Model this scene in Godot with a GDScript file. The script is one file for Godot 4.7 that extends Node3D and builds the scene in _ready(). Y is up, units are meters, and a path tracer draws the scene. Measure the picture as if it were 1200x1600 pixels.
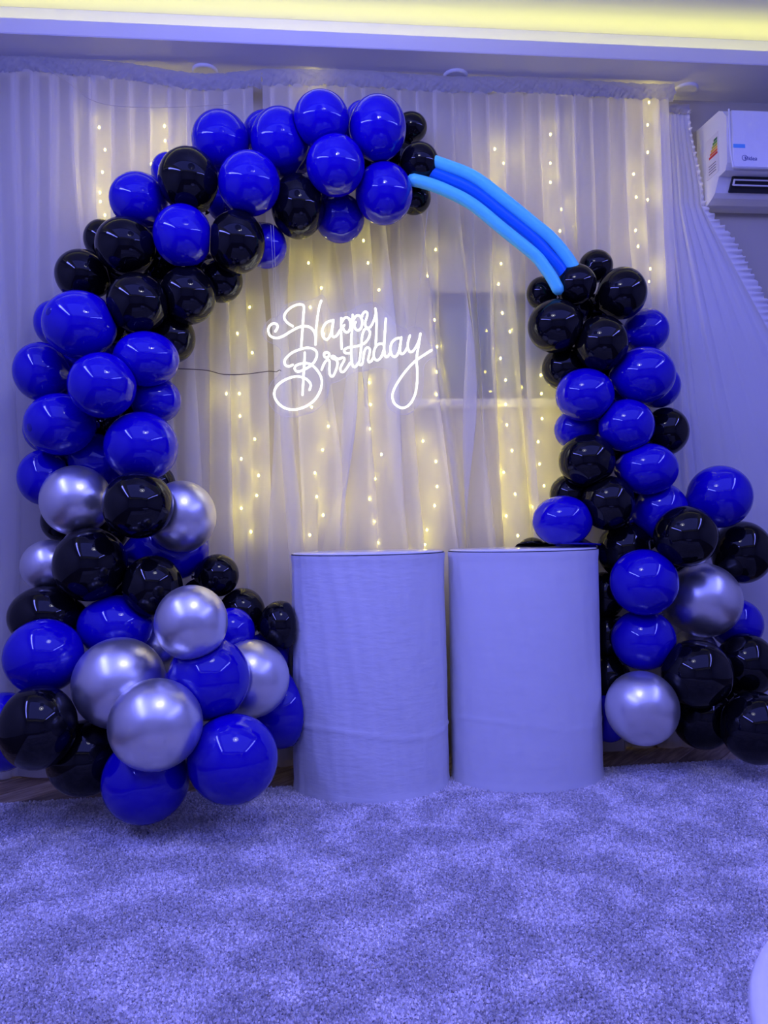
extends Node3D

# ---------------------------------------------------------------- camera and measuring
const EYE := Vector3(0, 0.85, 2.85)
const TURN := Vector3(0.95, -5.5, -1.0)      # pitch, yaw, roll of the camera in degrees
const LENS := 1200.0                          # focal length in photograph pixels
var cam_basis: Basis
const CEIL := 2.49
const FASCIA_Z := 0.224
var rng := RandomNumberGenerator.new()
var used := {}
var M := {}

func ray(px: float, py: float) -> Vector3:     # sight line per metre of depth
	return cam_basis * Vector3((px - 600.0) / LENS, -(py - 800.0) / LENS, -1.0)

func at_z(px: float, py: float, z: float) -> Vector3:
	var d := ray(px, py)
	return EYE + d * ((z - EYE.z) / d.z)

func at_y(px: float, py: float, y: float) -> Vector3:
	var d := ray(px, py)
	return EYE + d * ((y - EYE.y) / d.y)

# ---------------------------------------------------------------- scene helpers
func numbered(called: String) -> String:
	if not used.has(called):
		used[called] = 0
		return called
	used[called] += 1
	return "%s_%03d" % [called, used[called]]

func tag(o: Node3D, label: String, category: String, group := "") -> Node3D:
	o.set_meta("label", label)
	o.set_meta("category", category)
	if group != "":
		o.set_meta("group", group)
	return o

func thing(called: String, label: String, category: String, at := Vector3.ZERO, group := "") -> Node3D:
	var o := Node3D.new()
	o.name = numbered(called)
	o.position = at
	add_child(o, true)
	return tag(o, label, category, group)

func obj(called: String, mesh: Mesh, mat: Material, parent: Node = null, at := Vector3.ZERO) -> MeshInstance3D:
	var o := MeshInstance3D.new()
	o.name = numbered(called) if parent == null else called
	o.mesh = mesh
	o.material_override = mat
	o.position = at
	o.cast_shadow = GeometryInstance3D.SHADOW_CASTING_SETTING_ON
	(self if parent == null else parent).add_child(o, true)
	return o

func struct(called: String, mesh: Mesh, mat: Material, parent: Node = null, at := Vector3.ZERO) -> MeshInstance3D:
	var o := obj(called, mesh, mat, parent, at)
	if parent == null:
		o.set_meta("kind", "structure")
	return o

# ---------------------------------------------------------------- shapes
func begin() -> SurfaceTool:
	var st := SurfaceTool.new()
	st.begin(Mesh.PRIMITIVE_TRIANGLES)
	return st

func quad(st: SurfaceTool, a: Vector3, b: Vector3, c: Vector3, d: Vector3) -> void:   # clockwise seen from its front
	for p in [a, b, c, a, c, d]:
		st.add_vertex(p)

func grid(st: SurfaceTool, pts: PackedVector3Array, nu: int, nv: int, uvs := PackedVector2Array()) -> void:   # nv rows of nu points, indexed
	for i in pts.size():
		if uvs.size():
			st.set_uv(uvs[i])
		st.add_vertex(pts[i])
	for v in nv - 1:
		for u in nu - 1:
			var a := v * nu + u
			for k in [a, a + 1, a + nu, a + 1, a + nu + 1, a + nu]:
				st.add_index(k)

func done(st: SurfaceTool) -> ArrayMesh:
	st.generate_normals()
	return st.commit()

func box(size: Vector3, bev := 0.0, mid := Vector3.ZERO) -> ArrayMesh:     # bevelled box
	var st := begin()
	st.set_smooth_group(-1)
	var h := size / 2.0
	var b := minf(bev, minf(h.x, minf(h.y, h.z)) * 0.9)
	for ax in 3:
		for s in [-1.0, 1.0]:
			var n := Vector3.ZERO
			n[ax] = s
			var u := Vector3.ZERO
			u[(ax + 1) % 3] = 1.0
			var v := Vector3.ZERO
			v[(ax + 2) % 3] = 1.0
			var c := n * h[ax]
			var hu := u * (h[(ax + 1) % 3] - b)
			var hv := v * (h[(ax + 2) % 3] - b)
			var p := [c - hu - hv, c - hu + hv, c + hu + hv, c + hu - hv]
			if s < 0:
				p.reverse()
			quad(st, mid + p[0], mid + p[1], mid + p[2], mid + p[3])
	if b > 0.0:
		for ax in 3:
			for s in [-1.0, 1.0]:
				for t in [-1.0, 1.0]:
					var i := (ax + 1) % 3
					var j := (ax + 2) % 3
					var q := []
					for e in [-1.0, 1.0]:
						var a := Vector3.ZERO
						a[ax] = e * (h[ax] - b)
						var p1 := a
						p1[i] = s * h[i]
						p1[j] = t * (h[j] - b)
						var p2 := a
						p2[i] = s * (h[i] - b)
						p2[j] = t * h[j]
						q.append(p1)
						q.append(p2)
					if s * t > 0:
						quad(st, mid + q[0], mid + q[2], mid + q[3], mid + q[1])
					else:
						quad(st, mid + q[0], mid + q[1], mid + q[3], mid + q[2])
		for sx in [-1.0, 1.0]:
			for sy in [-1.0, 1.0]:
				for sz in [-1.0, 1.0]:
					var a := mid + Vector3(sx * h.x, sy * (h.y - b), sz * (h.z - b))
					var c := mid + Vector3(sx * (h.x - b), sy * h.y, sz * (h.z - b))
					var d := mid + Vector3(sx * (h.x - b), sy * (h.y - b), sz * h.z)
					var tri := [a, d, c] if sx * sy * sz > 0 else [a, c, d]
					for p in tri:
						st.add_vertex(p)
	st.generate_normals()
	return st.commit()

func lathe(profile: Array, seg := 40, sx := 1.0, sz := 1.0) -> ArrayMesh:      # profile of Vector2(radius, y), from bottom to top outside
	var st := begin()
	var pts := PackedVector3Array()
	var uvs := PackedVector2Array()
	for i in profile.size():
		for k in seg + 1:
			var a := TAU * k / seg
			pts.append(Vector3(cos(a) * profile[i].x * sx, profile[i].y, sin(a) * profile[i].x * sz))
			uvs.append(Vector2(float(k) / seg, profile[i].y))
	grid(st, pts, seg + 1, profile.size(), uvs)
	return done(st)

func smooth_path(p: Array, step: float) -> Array:          # Catmull-Rom through the points
	var out := []
	for i in p.size() - 1:
		var a: Vector3 = p[maxi(i - 1, 0)]
		var b: Vector3 = p[i]
		var c: Vector3 = p[i + 1]
		var d: Vector3 = p[mini(i + 2, p.size() - 1)]
		var n := maxi(1, int(ceil(b.distance_to(c) / step)))
		for k in n:
			out.append(b.cubic_interpolate(c, a, d, float(k) / n))
	out.append(p[-1])
	return out

func add_tube(st: SurfaceTool, path: Array, r: float, seg := 8, caps := true, base := 0, taper := 0.0) -> int:   # returns the next free index
	var n := path.size()
	var up := Vector3(0.13, 0.31, 0.94).normalized()
	var rings := []
	var last := Vector3.ZERO
	for i in n:
		var dir: Vector3 = (path[mini(i + 1, n - 1)] - path[maxi(i - 1, 0)]).normalized()
		if i == 0:
			last = (up - dir * up.dot(dir)).normalized()
		else:
			last = (last - dir * last.dot(dir)).normalized()
		rings.append([path[i], last, dir.cross(last), r * (1.0 - taper * i / maxf(1.0, n - 1))])
	if caps:
		var d0: Vector3 = (path[0] - path[1]).normalized()
		var d1: Vector3 = (path[n - 1] - path[n - 2]).normalized()
		var r1: float = rings[-1][3]
		var head := [[path[0] + d0 * r, rings[0][1], rings[0][2], r * 0.05], [path[0] + d0 * r * 0.7, rings[0][1], rings[0][2], r * 0.7]]
		var tail := [[path[n - 1] + d1 * r1 * 0.7, rings[-1][1], rings[-1][2], r1 * 0.7], [path[n - 1] + d1 * r1, rings[-1][1], rings[-1][2], r1 * 0.05]]
		rings = head + rings + tail
	for q in rings:
		for k in seg:
			var a := TAU * k / seg
			st.add_vertex(q[0] + (q[1] * cos(a) + q[2] * sin(a)) * q[3])
	for i in rings.size() - 1:
		for k in seg:
			var a := base + i * seg + k
			var b := base + i * seg + (k + 1) % seg
			for x in [a, a + seg, b, b, a + seg, b + seg]:
				st.add_index(x)
	return base + rings.size() * seg

func tube(path: Array, r: float, seg := 8, step := 0.0, caps := true) -> ArrayMesh:
	var st := begin()
	add_tube(st, smooth_path(path, step) if step > 0.0 else path, r, seg, caps)
	return done(st)

func prism(poly: PackedVector2Array, depth: float) -> ArrayMesh:        # outline in x, y, thickness along z, centred
	var st := begin()
	st.set_smooth_group(-1)
	if Geometry2D.is_polygon_clockwise(poly):
		poly.reverse()
	var t := Geometry2D.triangulate_polygon(poly)
	var h := depth / 2.0
	for i in range(0, t.size(), 3):
		var a := poly[t[i]]
		var b := poly[t[i + 1]]
		var c := poly[t[i + 2]]
		if (b - a).cross(c - a) < 0.0:
			var swap := b
			b = c
			c = swap
		for p in [a, c, b]:
			st.add_vertex(Vector3(p.x, p.y, h))
		for p in [a, b, c]:
			st.add_vertex(Vector3(p.x, p.y, -h))
	for i in poly.size():
		var a := poly[i]
		var b := poly[(i + 1) % poly.size()]
		quad(st, Vector3(a.x, a.y, h), Vector3(b.x, b.y, h), Vector3(b.x, b.y, -h), Vector3(a.x, a.y, -h))
	st.generate_normals()
	return st.commit()

# ---------------------------------------------------------------- materials
func lin(r: float, g: float, b: float) -> Color:
	return Color(r, g, b).linear_to_srgb()

func mat(color: Color, rough: float, metal := 0.0) -> StandardMaterial3D:
	var m := StandardMaterial3D.new()
	m.albedo_color = color
	m.roughness = rough
	m.metallic = metal
	m.cull_mode = BaseMaterial3D.CULL_DISABLED
	return m

func noise_tex(freq: float, octaves: int, seed_: int, size := 512, lo := Color.BLACK, hi := Color.WHITE, kind := FastNoiseLite.TYPE_SIMPLEX_SMOOTH) -> NoiseTexture2D:
	var n := FastNoiseLite.new()
	n.noise_type = kind
	n.seed = seed_
	n.frequency = freq
	n.fractal_octaves = octaves
	var t := NoiseTexture2D.new()
	t.width = size
	t.height = size
	t.seamless = true
	t.noise = n
	var g := Gradient.new()
	g.colors = PackedColorArray([lo, hi])
	g.offsets = PackedFloat32Array([0.2, 0.8])
	t.color_ramp = g
	return t

func bump(m: StandardMaterial3D, t: Texture2D, cm: float, scale: Vector3) -> void:
	m.heightmap_enabled = true
	m.heightmap_texture = t
	m.heightmap_scale = cm
	m.uv1_triplanar = true
	m.uv1_world_triplanar = true
	m.uv1_scale = scale

func make_materials() -> void:
	M.wall = mat(lin(0.62, 0.60, 0.60), 0.75)
	bump(M.wall, noise_tex(0.03, 4, 3), 0.08, Vector3(1.2, 1.2, 1.2))
	M.wall_beige = mat(lin(0.45, 0.42, 0.34), 0.75)
	M.paint = mat(lin(0.74, 0.73, 0.73), 0.6)
	M.trim = mat(lin(0.7, 0.7, 0.7), 0.45)
	M.blue = mat(lin(0.008, 0.0, 0.42), 0.07)
	M.blue.metallic_specular = 0.5
	M.blue_tip = mat(lin(0.006, 0.002, 0.25), 0.15)
	M.black = mat(lin(0.003, 0.003, 0.005), 0.06)
	M.black.metallic_specular = 0.42
	M.silver = mat(lin(0.78, 0.77, 0.8), 0.32, 0.9)
	M.sky = mat(lin(0.14, 0.78, 0.92), 0.12)
	M.azure = mat(lin(0.01, 0.17, 0.78), 0.12)
	M.fabric = mat(lin(0.84, 0.815, 0.74), 0.95)
	M.fabric.albedo_color.a = 0.56
	M.fabric.transparency = BaseMaterial3D.TRANSPARENCY_ALPHA
	M.fabric.backlight_enabled = true
	M.fabric.backlight = lin(1, 1, 1)
	M.fabric.metallic_specular = 0.15
	M.voile = mat(lin(0.84, 0.83, 0.82), 0.95)
	M.voile.albedo_color.a = 0.84
	M.voile.transparency = BaseMaterial3D.TRANSPARENCY_ALPHA
	M.voile.backlight_enabled = true
	M.voile.backlight = lin(0.3, 0.3, 0.3)
	M.header = mat(lin(0.40, 0.39, 0.40), 0.95)
	M.header.backlight_enabled = true
	M.header.backlight = lin(0.4, 0.4, 0.4)
	M.cloth = mat(lin(0.74, 0.74, 0.76), 0.8)
	bump(M.cloth, noise_tex(0.02, 5, 11), 0.05, Vector3(1.6, 5.0, 1.6))
	M.vinyl = mat(lin(0.74, 0.74, 0.76), 0.55)
	bump(M.vinyl, noise_tex(0.012, 3, 19), 0.07, Vector3(1.0, 2.0, 1.0))
	M.board = mat(lin(0.8, 0.8, 0.8), 0.16)
	M.dark_gap = mat(lin(0.05, 0.05, 0.05), 0.8)
	M.glow = mat(Color.BLACK, 0.5)
	M.glow.emission_enabled = true
	M.glow.emission = lin(1.0, 1.0, 0.93)
	M.glow.emission_energy_multiplier = 2.6
	M.bulb = mat(lin(0.9, 0.8, 0.4), 0.3)
	M.bulb.emission_enabled = true
	M.bulb.emission = lin(1.0, 0.84, 0.10)
	M.bulb.emission_energy_multiplier = 74.0
	M.wire = mat(lin(0.5, 0.48, 0.4), 0.4)
	M.brown_wire = mat(lin(0.05, 0.03, 0.02), 0.5)
	M.thread = mat(lin(0.8, 0.8, 0.8), 0.3)
	M.thread.transparency = BaseMaterial3D.TRANSPARENCY_ALPHA
	M.thread.albedo_color.a = 0.6
	M.acrylic = mat(Color(1, 1, 1, 0.03), 0.03)
	M.acrylic.transparency = BaseMaterial3D.TRANSPARENCY_ALPHA
	M.acrylic.metallic_specular = 0.25
	M.acrylic_edge = mat(lin(0.8, 0.78, 0.76), 0.3)
	M.acrylic_edge.transparency = BaseMaterial3D.TRANSPARENCY_ALPHA
	M.acrylic_edge.albedo_color.a = 0.6
	M.glass = mat(Color(0.6, 0.65, 0.7, 0.25), 0.02)
	M.glass.transparency = BaseMaterial3D.TRANSPARENCY_ALPHA
	M.frame = mat(lin(0.10, 0.09, 0.09), 0.4)
	M.skirt = mat(lin(0.085, 0.05, 0.035), 0.35)
	M.plastic = mat(lin(0.8, 0.8, 0.8), 0.35)
	M.film = mat(lin(0.78, 0.78, 0.8), 0.3)
	bump(M.film, noise_tex(0.012, 3, 23, 512, Color.BLACK, Color.WHITE, FastNoiseLite.TYPE_CELLULAR), 0.25, Vector3(2.2, 2.2, 2.2))
	M.film.clearcoat_enabled = true
	M.film.clearcoat = 0.8
	M.film.clearcoat_roughness = 0.15
	M.vent = mat(lin(0.012, 0.012, 0.014), 0.6)
	M.rug = mat(lin(0.78, 0.75, 0.75), 0.97)
	bump(M.rug, noise_tex(0.09, 3, 31), 0.6, Vector3(4, 4, 4))
	M.pile = mat(Color.WHITE, 0.95)
	M.pile.vertex_color_use_as_albedo = true
	M.table = mat(lin(0.82, 0.80, 0.82), 0.4)
	M.print_ = mat(lin(0.06, 0.08, 0.30), 0.5)

# ---------------------------------------------------------------- start
func _ready() -> void:
	cam_basis = Basis.from_euler(Vector3(deg_to_rad(TURN.x), deg_to_rad(TURN.y), deg_to_rad(TURN.z)))
	var cam := Camera3D.new()
	cam.name = "camera"
	cam.transform = Transform3D(cam_basis, EYE)
	cam.fov = rad_to_deg(2.0 * atan(800.0 / LENS))
	cam.near = 0.02
	cam.far = 60.0
	add_child(cam)
	cam.current = true
	var we := WorldEnvironment.new()
	we.name = "environment"
	var env := Environment.new()
	env.background_mode = Environment.BG_COLOR
	env.background_color = Color(0.012, 0.012, 0.02)
	env.tonemap_mode = Environment.TONE_MAPPER_LINEAR
	env.tonemap_exposure = 1.0
	env.sdfgi_enabled = true
	env.ssao_enabled = true
	env.ssil_enabled = true
	we.environment = env
	add_child(we)
	# blue light of the ceiling tray: the whole luminous tray, and (further down) the globe lamp in it
	area_light("blue_tray_light", Vector3(0.45, 2.585, 2.65), Vector3(-90, 0, 0), Vector2(3.4, 3.0), lin(0.175, 0.195, 1.0), 5.2)
	# blue led bars under the long edges of the tray, washing the side walls and curtains
	area_light("led_bar_light", Vector3(-1.60, 2.44, 2.3), Vector3(-45, -90, 0), Vector2(2.8, 0.10), lin(0.175, 0.195, 1.0), 4.4)
	area_light("led_bar_light", Vector3(2.50, 2.44, 2.3), Vector3(-45, 90, 0), Vector2(2.8, 0.10), lin(0.175, 0.195, 1.0), 2.9)
	# warm strips lying behind the lip of the cove, shining up
	area_light("cove_light", Vector3(0.45, 2.532, 0.211), Vector3(128, 0, 0), Vector2(4.2, 0.02), lin(1.0, 1.0, 0.15), 0.30)
	area_light("cove_light", Vector3(0.45, 2.503, 4.88), Vector3(90, 0, 0), Vector2(4.2, 0.02), lin(1.0, 0.98, 0.4), 0.25)
	for x in [-1.68, 2.58]:
		area_light("cove_light", Vector3(x, 2.503, 2.6), Vector3(90, 90, 0), Vector2(4.2, 0.02), lin(1.0, 0.98, 0.4), 0.25)
	make_materials()
	rng.seed = 7
	room()
	floor_planks()
	curtains()
	window_behind()
	fairy_lights()
	rug()
	plinths()
	balloons()
	long_balloons()
	neon_sign()
	air_conditioner()
	downlights()
	ceiling_lamps()
	round_table()

func area_light(called: String, at: Vector3, turn: Vector3, size: Vector2, color: Color, energy: float) -> void:
	var l := AreaLight3D.new()
	l.name = called
	l.position = at
	l.rotation_degrees = turn
	l.area_size = size
	l.light_color = color
	l.light_energy = energy
	l.area_range = 12.0
	l.shadow_enabled = true
	add_child(l)

func bulb_light(parent: Node, at: Vector3, color: Color, energy: float, size := 0.01) -> void:
	var l := OmniLight3D.new()
	l.name = "bulb_light"
	l.position = at
	l.light_color = color
	l.light_energy = energy
	l.light_size = size
	l.omni_range = 9.0
	l.omni_attenuation = 2.0
	l.shadow_enabled = true
	parent.add_child(l, true)

# ---------------------------------------------------------------- the room
func room() -> void:
	var x0 := -2.0
	var x1 := 3.2
	var z1 := 5.6
	var top := 2.632
	struct("wall_left", box(Vector3(0.15, 3.0, z1 + 0.4)), M.wall, null, Vector3(x0 - 0.075, 1.4, z1 / 2))
	struct("wall_right", box(Vector3(0.15, 3.0, z1 + 0.4)), M.wall, null, Vector3(x1 + 0.075, 1.4, z1 / 2))
	struct("wall_front", box(Vector3(x1 - x0 + 0.3, 3.0, 0.15)), M.wall, null, Vector3((x0 + x1) / 2, 1.4, z1 + 0.075))
	# back wall round its window
	var wx0 := 0.47
	var wx1 := 1.25
	var wy0 := 1.31
	var wy1 := 1.73
	var st := begin()
	for b in [[x0 - 0.1, wx0, -0.1, 3.0], [wx1, x1 + 0.1, -0.1, 3.0], [wx0, wx1, -0.1, wy0], [wx0, wx1, wy1, 3.0]]:
		st.append_from(box(Vector3(b[1] - b[0], b[3] - b[2], 0.18)), 0, Transform3D(Basis(), Vector3((b[0] + b[1]) / 2, (b[2] + b[3]) / 2, -0.09)))
	struct("wall_back", st.commit(), M.wall_beige)
	struct("baseboard_back", box(Vector3(x1 - x0, 0.085, 0.018), 0.004), M.skirt, null, Vector3((x0 + x1) / 2, 0.0425, 0.009))
	# soffit round the tray, with its fascia lip and the tray above
	st = begin()
	var tx0 := -1.7
	var tx1 := 2.6
	var tz1 := 4.9
	for b in [[x0, x1, -0.05, FASCIA_Z + 0.017], [x0, x1, tz1 - 0.017, z1], [x0, tx0 + 0.017, FASCIA_Z + 0.017, tz1 - 0.017], [tx1 - 0.017, x1, FASCIA_Z + 0.017, tz1 - 0.017]]:
		st.append_from(box(Vector3(b[1] - b[0], 0.012, b[3] - b[2])), 0, Transform3D(Basis(), Vector3((b[0] + b[1]) / 2, CEIL + 0.006, (b[2] + b[3]) / 2)))
	var soffit := struct("ceiling", st.commit(), M.paint)
	st = begin()
	for step in [[0.052, 0.08], [top - CEIL, 0.0]]:      # the lip, and the wall of the tray behind it
		var high: float = step[0]
		var o: float = step[1] - 0.07
		st.append_from(box(Vector3(tx1 - tx0, high, 0.018), 0.002), 0, Transform3D(Basis(), Vector3((tx0 + tx1) / 2, CEIL + high / 2 + 0.001, FASCIA_Z + o)))
		st.append_from(box(Vector3(tx1 - tx0, high, 0.018), 0.002), 0, Transform3D(Basis(), Vector3((tx0 + tx1) / 2, CEIL + high / 2 + 0.001, tz1 - o)))
		st.append_from(box(Vector3(0.018, high, tz1 - FASCIA_Z + 0.12), 0.002), 0, Transform3D(Basis(), Vector3(tx0 + o, CEIL + high / 2 + 0.001, (FASCIA_Z + tz1) / 2)))
		st.append_from(box(Vector3(0.018, high, tz1 - FASCIA_Z + 0.12), 0.002), 0, Transform3D(Basis(), Vector3(tx1 - o, CEIL + high / 2 + 0.001, (FASCIA_Z + tz1) / 2)))
	obj("fascia", st.commit(), M.paint, soffit)
	struct("ceiling_tray", box(Vector3(x1 - x0, 0.1, z1 + 0.2)), M.paint, null, Vector3((x0 + x1) / 2, top + 0.05, z1 / 2))

func floor_planks() -> void:
	var slab := struct("floor", box(Vector3(5.6, 0.1, 6.0)), M.skirt, null, Vector3(0.6, -0.056, 2.8))
	var tones := []
	for k in 5:
		var m := mat([lin(0.44, 0.33, 0.22), lin(0.30, 0.21, 0.13), lin(0.56, 0.43, 0.30), lin(0.22, 0.16, 0.10), lin(0.38, 0.28, 0.18)][k], 0.38)
		m.albedo_texture = noise_tex(0.02, 4, 40 + k, 256, Color(0.74, 0.7, 0.66), Color(1, 1, 1))
		m.uv1_triplanar = true
		m.uv1_scale = Vector3(1.2, 9, 9)
		m.metallic_specular = 0.4
		tones.append(m)
	# herringbone: pairs of boards at right angles
	var w := 0.115
	var l := 0.575
	var shapes := box(Vector3(l - 0.002, 0.012, w - 0.002), 0.0012)
	for row in range(-14, 15):
		for col in range(-4, 5):
			for half in 2:
				var p := Vector3(0, 0, 0)
				var turn := 0.0
				# lattice vectors of the herringbone
				var base := Vector3(row * w + col * 2.0 * l * 0.5, 0, row * w - col * 2.0 * l * 0.5)
				if half == 0:
					p = base + Vector3(l / 2, 0, w / 2)
				else:
					p = base + Vector3(w / 2 + 0.0, 0, w + l / 2 - 0.0)
					turn = PI / 2
				var q := p.rotated(Vector3.UP, deg_to_rad(45.0)) + Vector3(0.3, 0, 0.4)
				if q.x < -1.6 or q.x > 2.0 or q.z < 0.0 or q.z > 0.95:
					continue
				var o := obj("plank", shapes, tones[rng.randi() % 5], slab, q - slab.position + Vector3(0, -0.006, 0))
				o.rotation.y = turn + deg_to_rad(45.0)

func window_behind() -> void:
	var c := Vector3(0.86, 1.52, -0.06)
	var w := struct("window_1", box(Vector3(0.05, 0.42, 0.05), 0.004), M.frame, null, c + Vector3(-0.365, 0, 0))
	obj("window_frame", box(Vector3(0.05, 0.42, 0.05), 0.004), M.frame, w, Vector3(0.73, 0, 0))
	for y in [-0.19, 0.19]:
		obj("window_frame", box(Vector3(0.68, 0.04, 0.05), 0.004), M.frame, w, Vector3(0.365, y, 0))
	obj("pane", box(Vector3(0.68, 0.34, 0.006)), M.glass, w, Vector3(0.365, 0, 0))
	obj("window_sill", box(Vector3(0.98, 0.03, 0.06), 0.006), M.trim, w, Vector3(0.365, -0.22, 0.07))

# ---------------------------------------------------------------- curtains
var fold := FastNoiseLite.new()

func curtain_mesh(xa: float, xb: float, ya: float, sag: Callable, zc: float, pleat: float, seed_: int, lean: float, right_edge: Callable) -> ArrayMesh:
	var per := 14
	var n := int(round((xb - xa) / pleat))
	var nu := n * per + 1
	var nv := 34
	fold.seed = seed_
	fold.frequency = 1.0
	fold.fractal_octaves = 2
	var pts := PackedVector3Array()
	for v in nv:
		var t := float(v) / (nv - 1)
		for u in nu:
			var s := float(u) / per
			var top: float = ya + sag.call(xa + s * pleat)
			var y: float = top * (1.0 - t) + 0.012 * t
			var down := clampf((top - y) / 2.4, 0.0, 1.0)
			var big := fold.get_noise_2d(s * 0.33, 3.0 + down * 0.55) * 2.0 * clampf(minf(s, n - s) / 3.0, 0.0, 1.0)
			var med := fold.get_noise_2d(s * 0.7 + 50.0, down * 0.8) * 2.0
			var open_ := smoothstep(-0.45, -0.2, xa + s * pleat) * smoothstep(1.2, 0.95, xa + s * pleat) * smoothstep(0.12, 0.4, down)
			var amp := pleat * lerpf(lerpf(0.30, 0.44, smoothstep(-0.5, -0.9, xa + s * pleat)) + 0.06 * med, 0.11 + 0.08 * med, open_)
			var x := xa + s * pleat + amp * sin(TAU * s + 1.3 * med * down) + pleat * 0.8 * big * smoothstep(0.05, 0.6, down)
			# hanging loose, the cloth gathers into thick strips with thin single cloth between
			var bunch := s / 2.15 + 0.55 * big + 0.2 * med
			x += open_ * pleat * 2.15 / TAU * (1.55 + 1.1 * fold.get_noise_2d(s * 0.21 + 90.0, down * 0.6)) * sin(TAU * bunch)
			x += lean * (0.03 + 0.09 * smoothstep(-0.4, 0.6, x)) * down * down
			x = right_edge.call(x, s / n, y, down)
			var z := zc + pleat * lerpf(0.17, 0.30 + 0.16 * big, smoothstep(0.0, 0.3, down)) * cos(TAU * s + 0.5 * med) + 0.014 * big * down + open_ * 0.016 * cos(TAU * bunch)
			z = clampf(z, zc - 0.032, zc + 0.034)
			z += 0.0012 * fold.get_noise_2d(s * 9.0, y * 30.0)
			pts.append(Vector3(x, y, z))
	var st := begin()
	grid(st, pts, nu, nv)
	return done(st)

func header_mesh(xa: float, xb: float, ya: float, sag: Callable, zc: float, high: float) -> ArrayMesh:     # gathered heading tape along the top
	var n := int((xb - xa) / 0.004)
	var pts := PackedVector3Array()
	var nv := 9
	for v in nv:
		for u in n + 1:
			var x := xa + (xb - xa) * u / n
			var t := float(v) / (nv - 1)
			var crumple := fold.get_noise_2d(x * 26.0 - t * 3.2, 9.0) + 0.5 * fold.get_noise_2d(x * 60.0 + t * 5.0, 4.0)
			var bulge := sin(t * PI) * 0.012
			pts.append(Vector3(x + 0.008 * fold.get_noise_2d(x * 20.0, t * 3.0), ya + sag.call(x) + 0.004 - high * t, zc + bulge + 0.013 * crumple * (0.35 + t)))
	var st := begin()
	grid(st, pts, n + 1, nv)
	return done(st)

func curtains() -> void:
	var straight := func(x: float, _s: float, _y: float, _down: float) -> float: return x
	var sag_a := func(x: float) -> float: return -0.034 * exp(-pow((x + 0.36) / 0.2, 2.0)) + 0.012 * exp(-pow((x + 0.95) / 0.12, 2.0)) - 0.022 * clampf((-x - 0.95) * 3.0, 0.0, 1.0)
	var sag_b := func(x: float) -> float: return -0.004 + 0.004 * sin(x * 9.0)
	var top := CEIL - 0.004
	var label := ["sheer white curtain panel hung from the soffit along the longer, left stretch of the wall", "sheer white curtain panel behind the blue tubes and the right column of balloons"]
	var spans := [[-1.75, -0.147, sag_a, 5, 1.0], [-0.145, 1.385, sag_b, 8, 1.0]]
	for i in 2:
		var sp = spans[i]
		var c := thing("sheer_curtain", label[i], "curtain", Vector3.ZERO)
		obj("drape", curtain_mesh(sp[0], sp[1], top - 0.05, sp[2], 0.105, 0.0655, sp[3], sp[4], straight), M.fabric, c)
		obj("heading_tape", header_mesh(sp[0], sp[1], top, sp[2], 0.115, 0.062), M.header, c)
	# the third one, pulled out to the right like a tent
	var flat := func(_x: float) -> float: return 0.0
	var spread := func(x: float, s: float, y: float, _down: float) -> float:
		var k := clampf((2.42 - y) / 2.4, 0.0, 1.0)
		var right := 1.475 + 0.05 * smoothstep(0.0, 0.15, k) + 1.3 * maxf(0.0, k - 0.155)
		return x + s * s * (right - 1.475)
	var tent := thing("pulled_curtain", "sheer white curtain pulled aside at a slant beside the air conditioner, with a ruffled edge", "curtain", Vector3.ZERO)
	obj("drape", curtain_mesh(1.33, 1.475, 2.425, flat, 0.05, 0.0145, 21, 0.0, spread), M.voile, tent)
	obj("heading_tape", header_mesh(1.37, 1.472, 2.44, flat, 0.055, 0.04), M.header, tent)
	# ruffle along its slanted edge
	var n := 420
	var pts := PackedVector3Array()
	for v in 5:
		for u in n + 1:
			var k := 0.62 * u / n
			var right := 1.472 + 0.05 * smoothstep(0.0, 0.15, k) + 1.3 * maxf(0.0, k - 0.155)
			var t := v / 4.0
			var wave := sin(u * 0.95) * 0.008 * t + 0.007 * fold.get_noise_1d(u * 0.31) * t
			pts.append(Vector3(right - 0.012 + 0.052 * t * smoothstep(0.13, 0.22, k) + 0.008 * t, 2.42 - 2.4 * k + 0.006 * t * fold.get_noise_1d(u * 0.43 + 40.0), 0.062 + wave))
	var st := begin()
	grid(st, pts, n + 1, 5)
	obj("ruffle", done(st), M.voile, tent)

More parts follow.
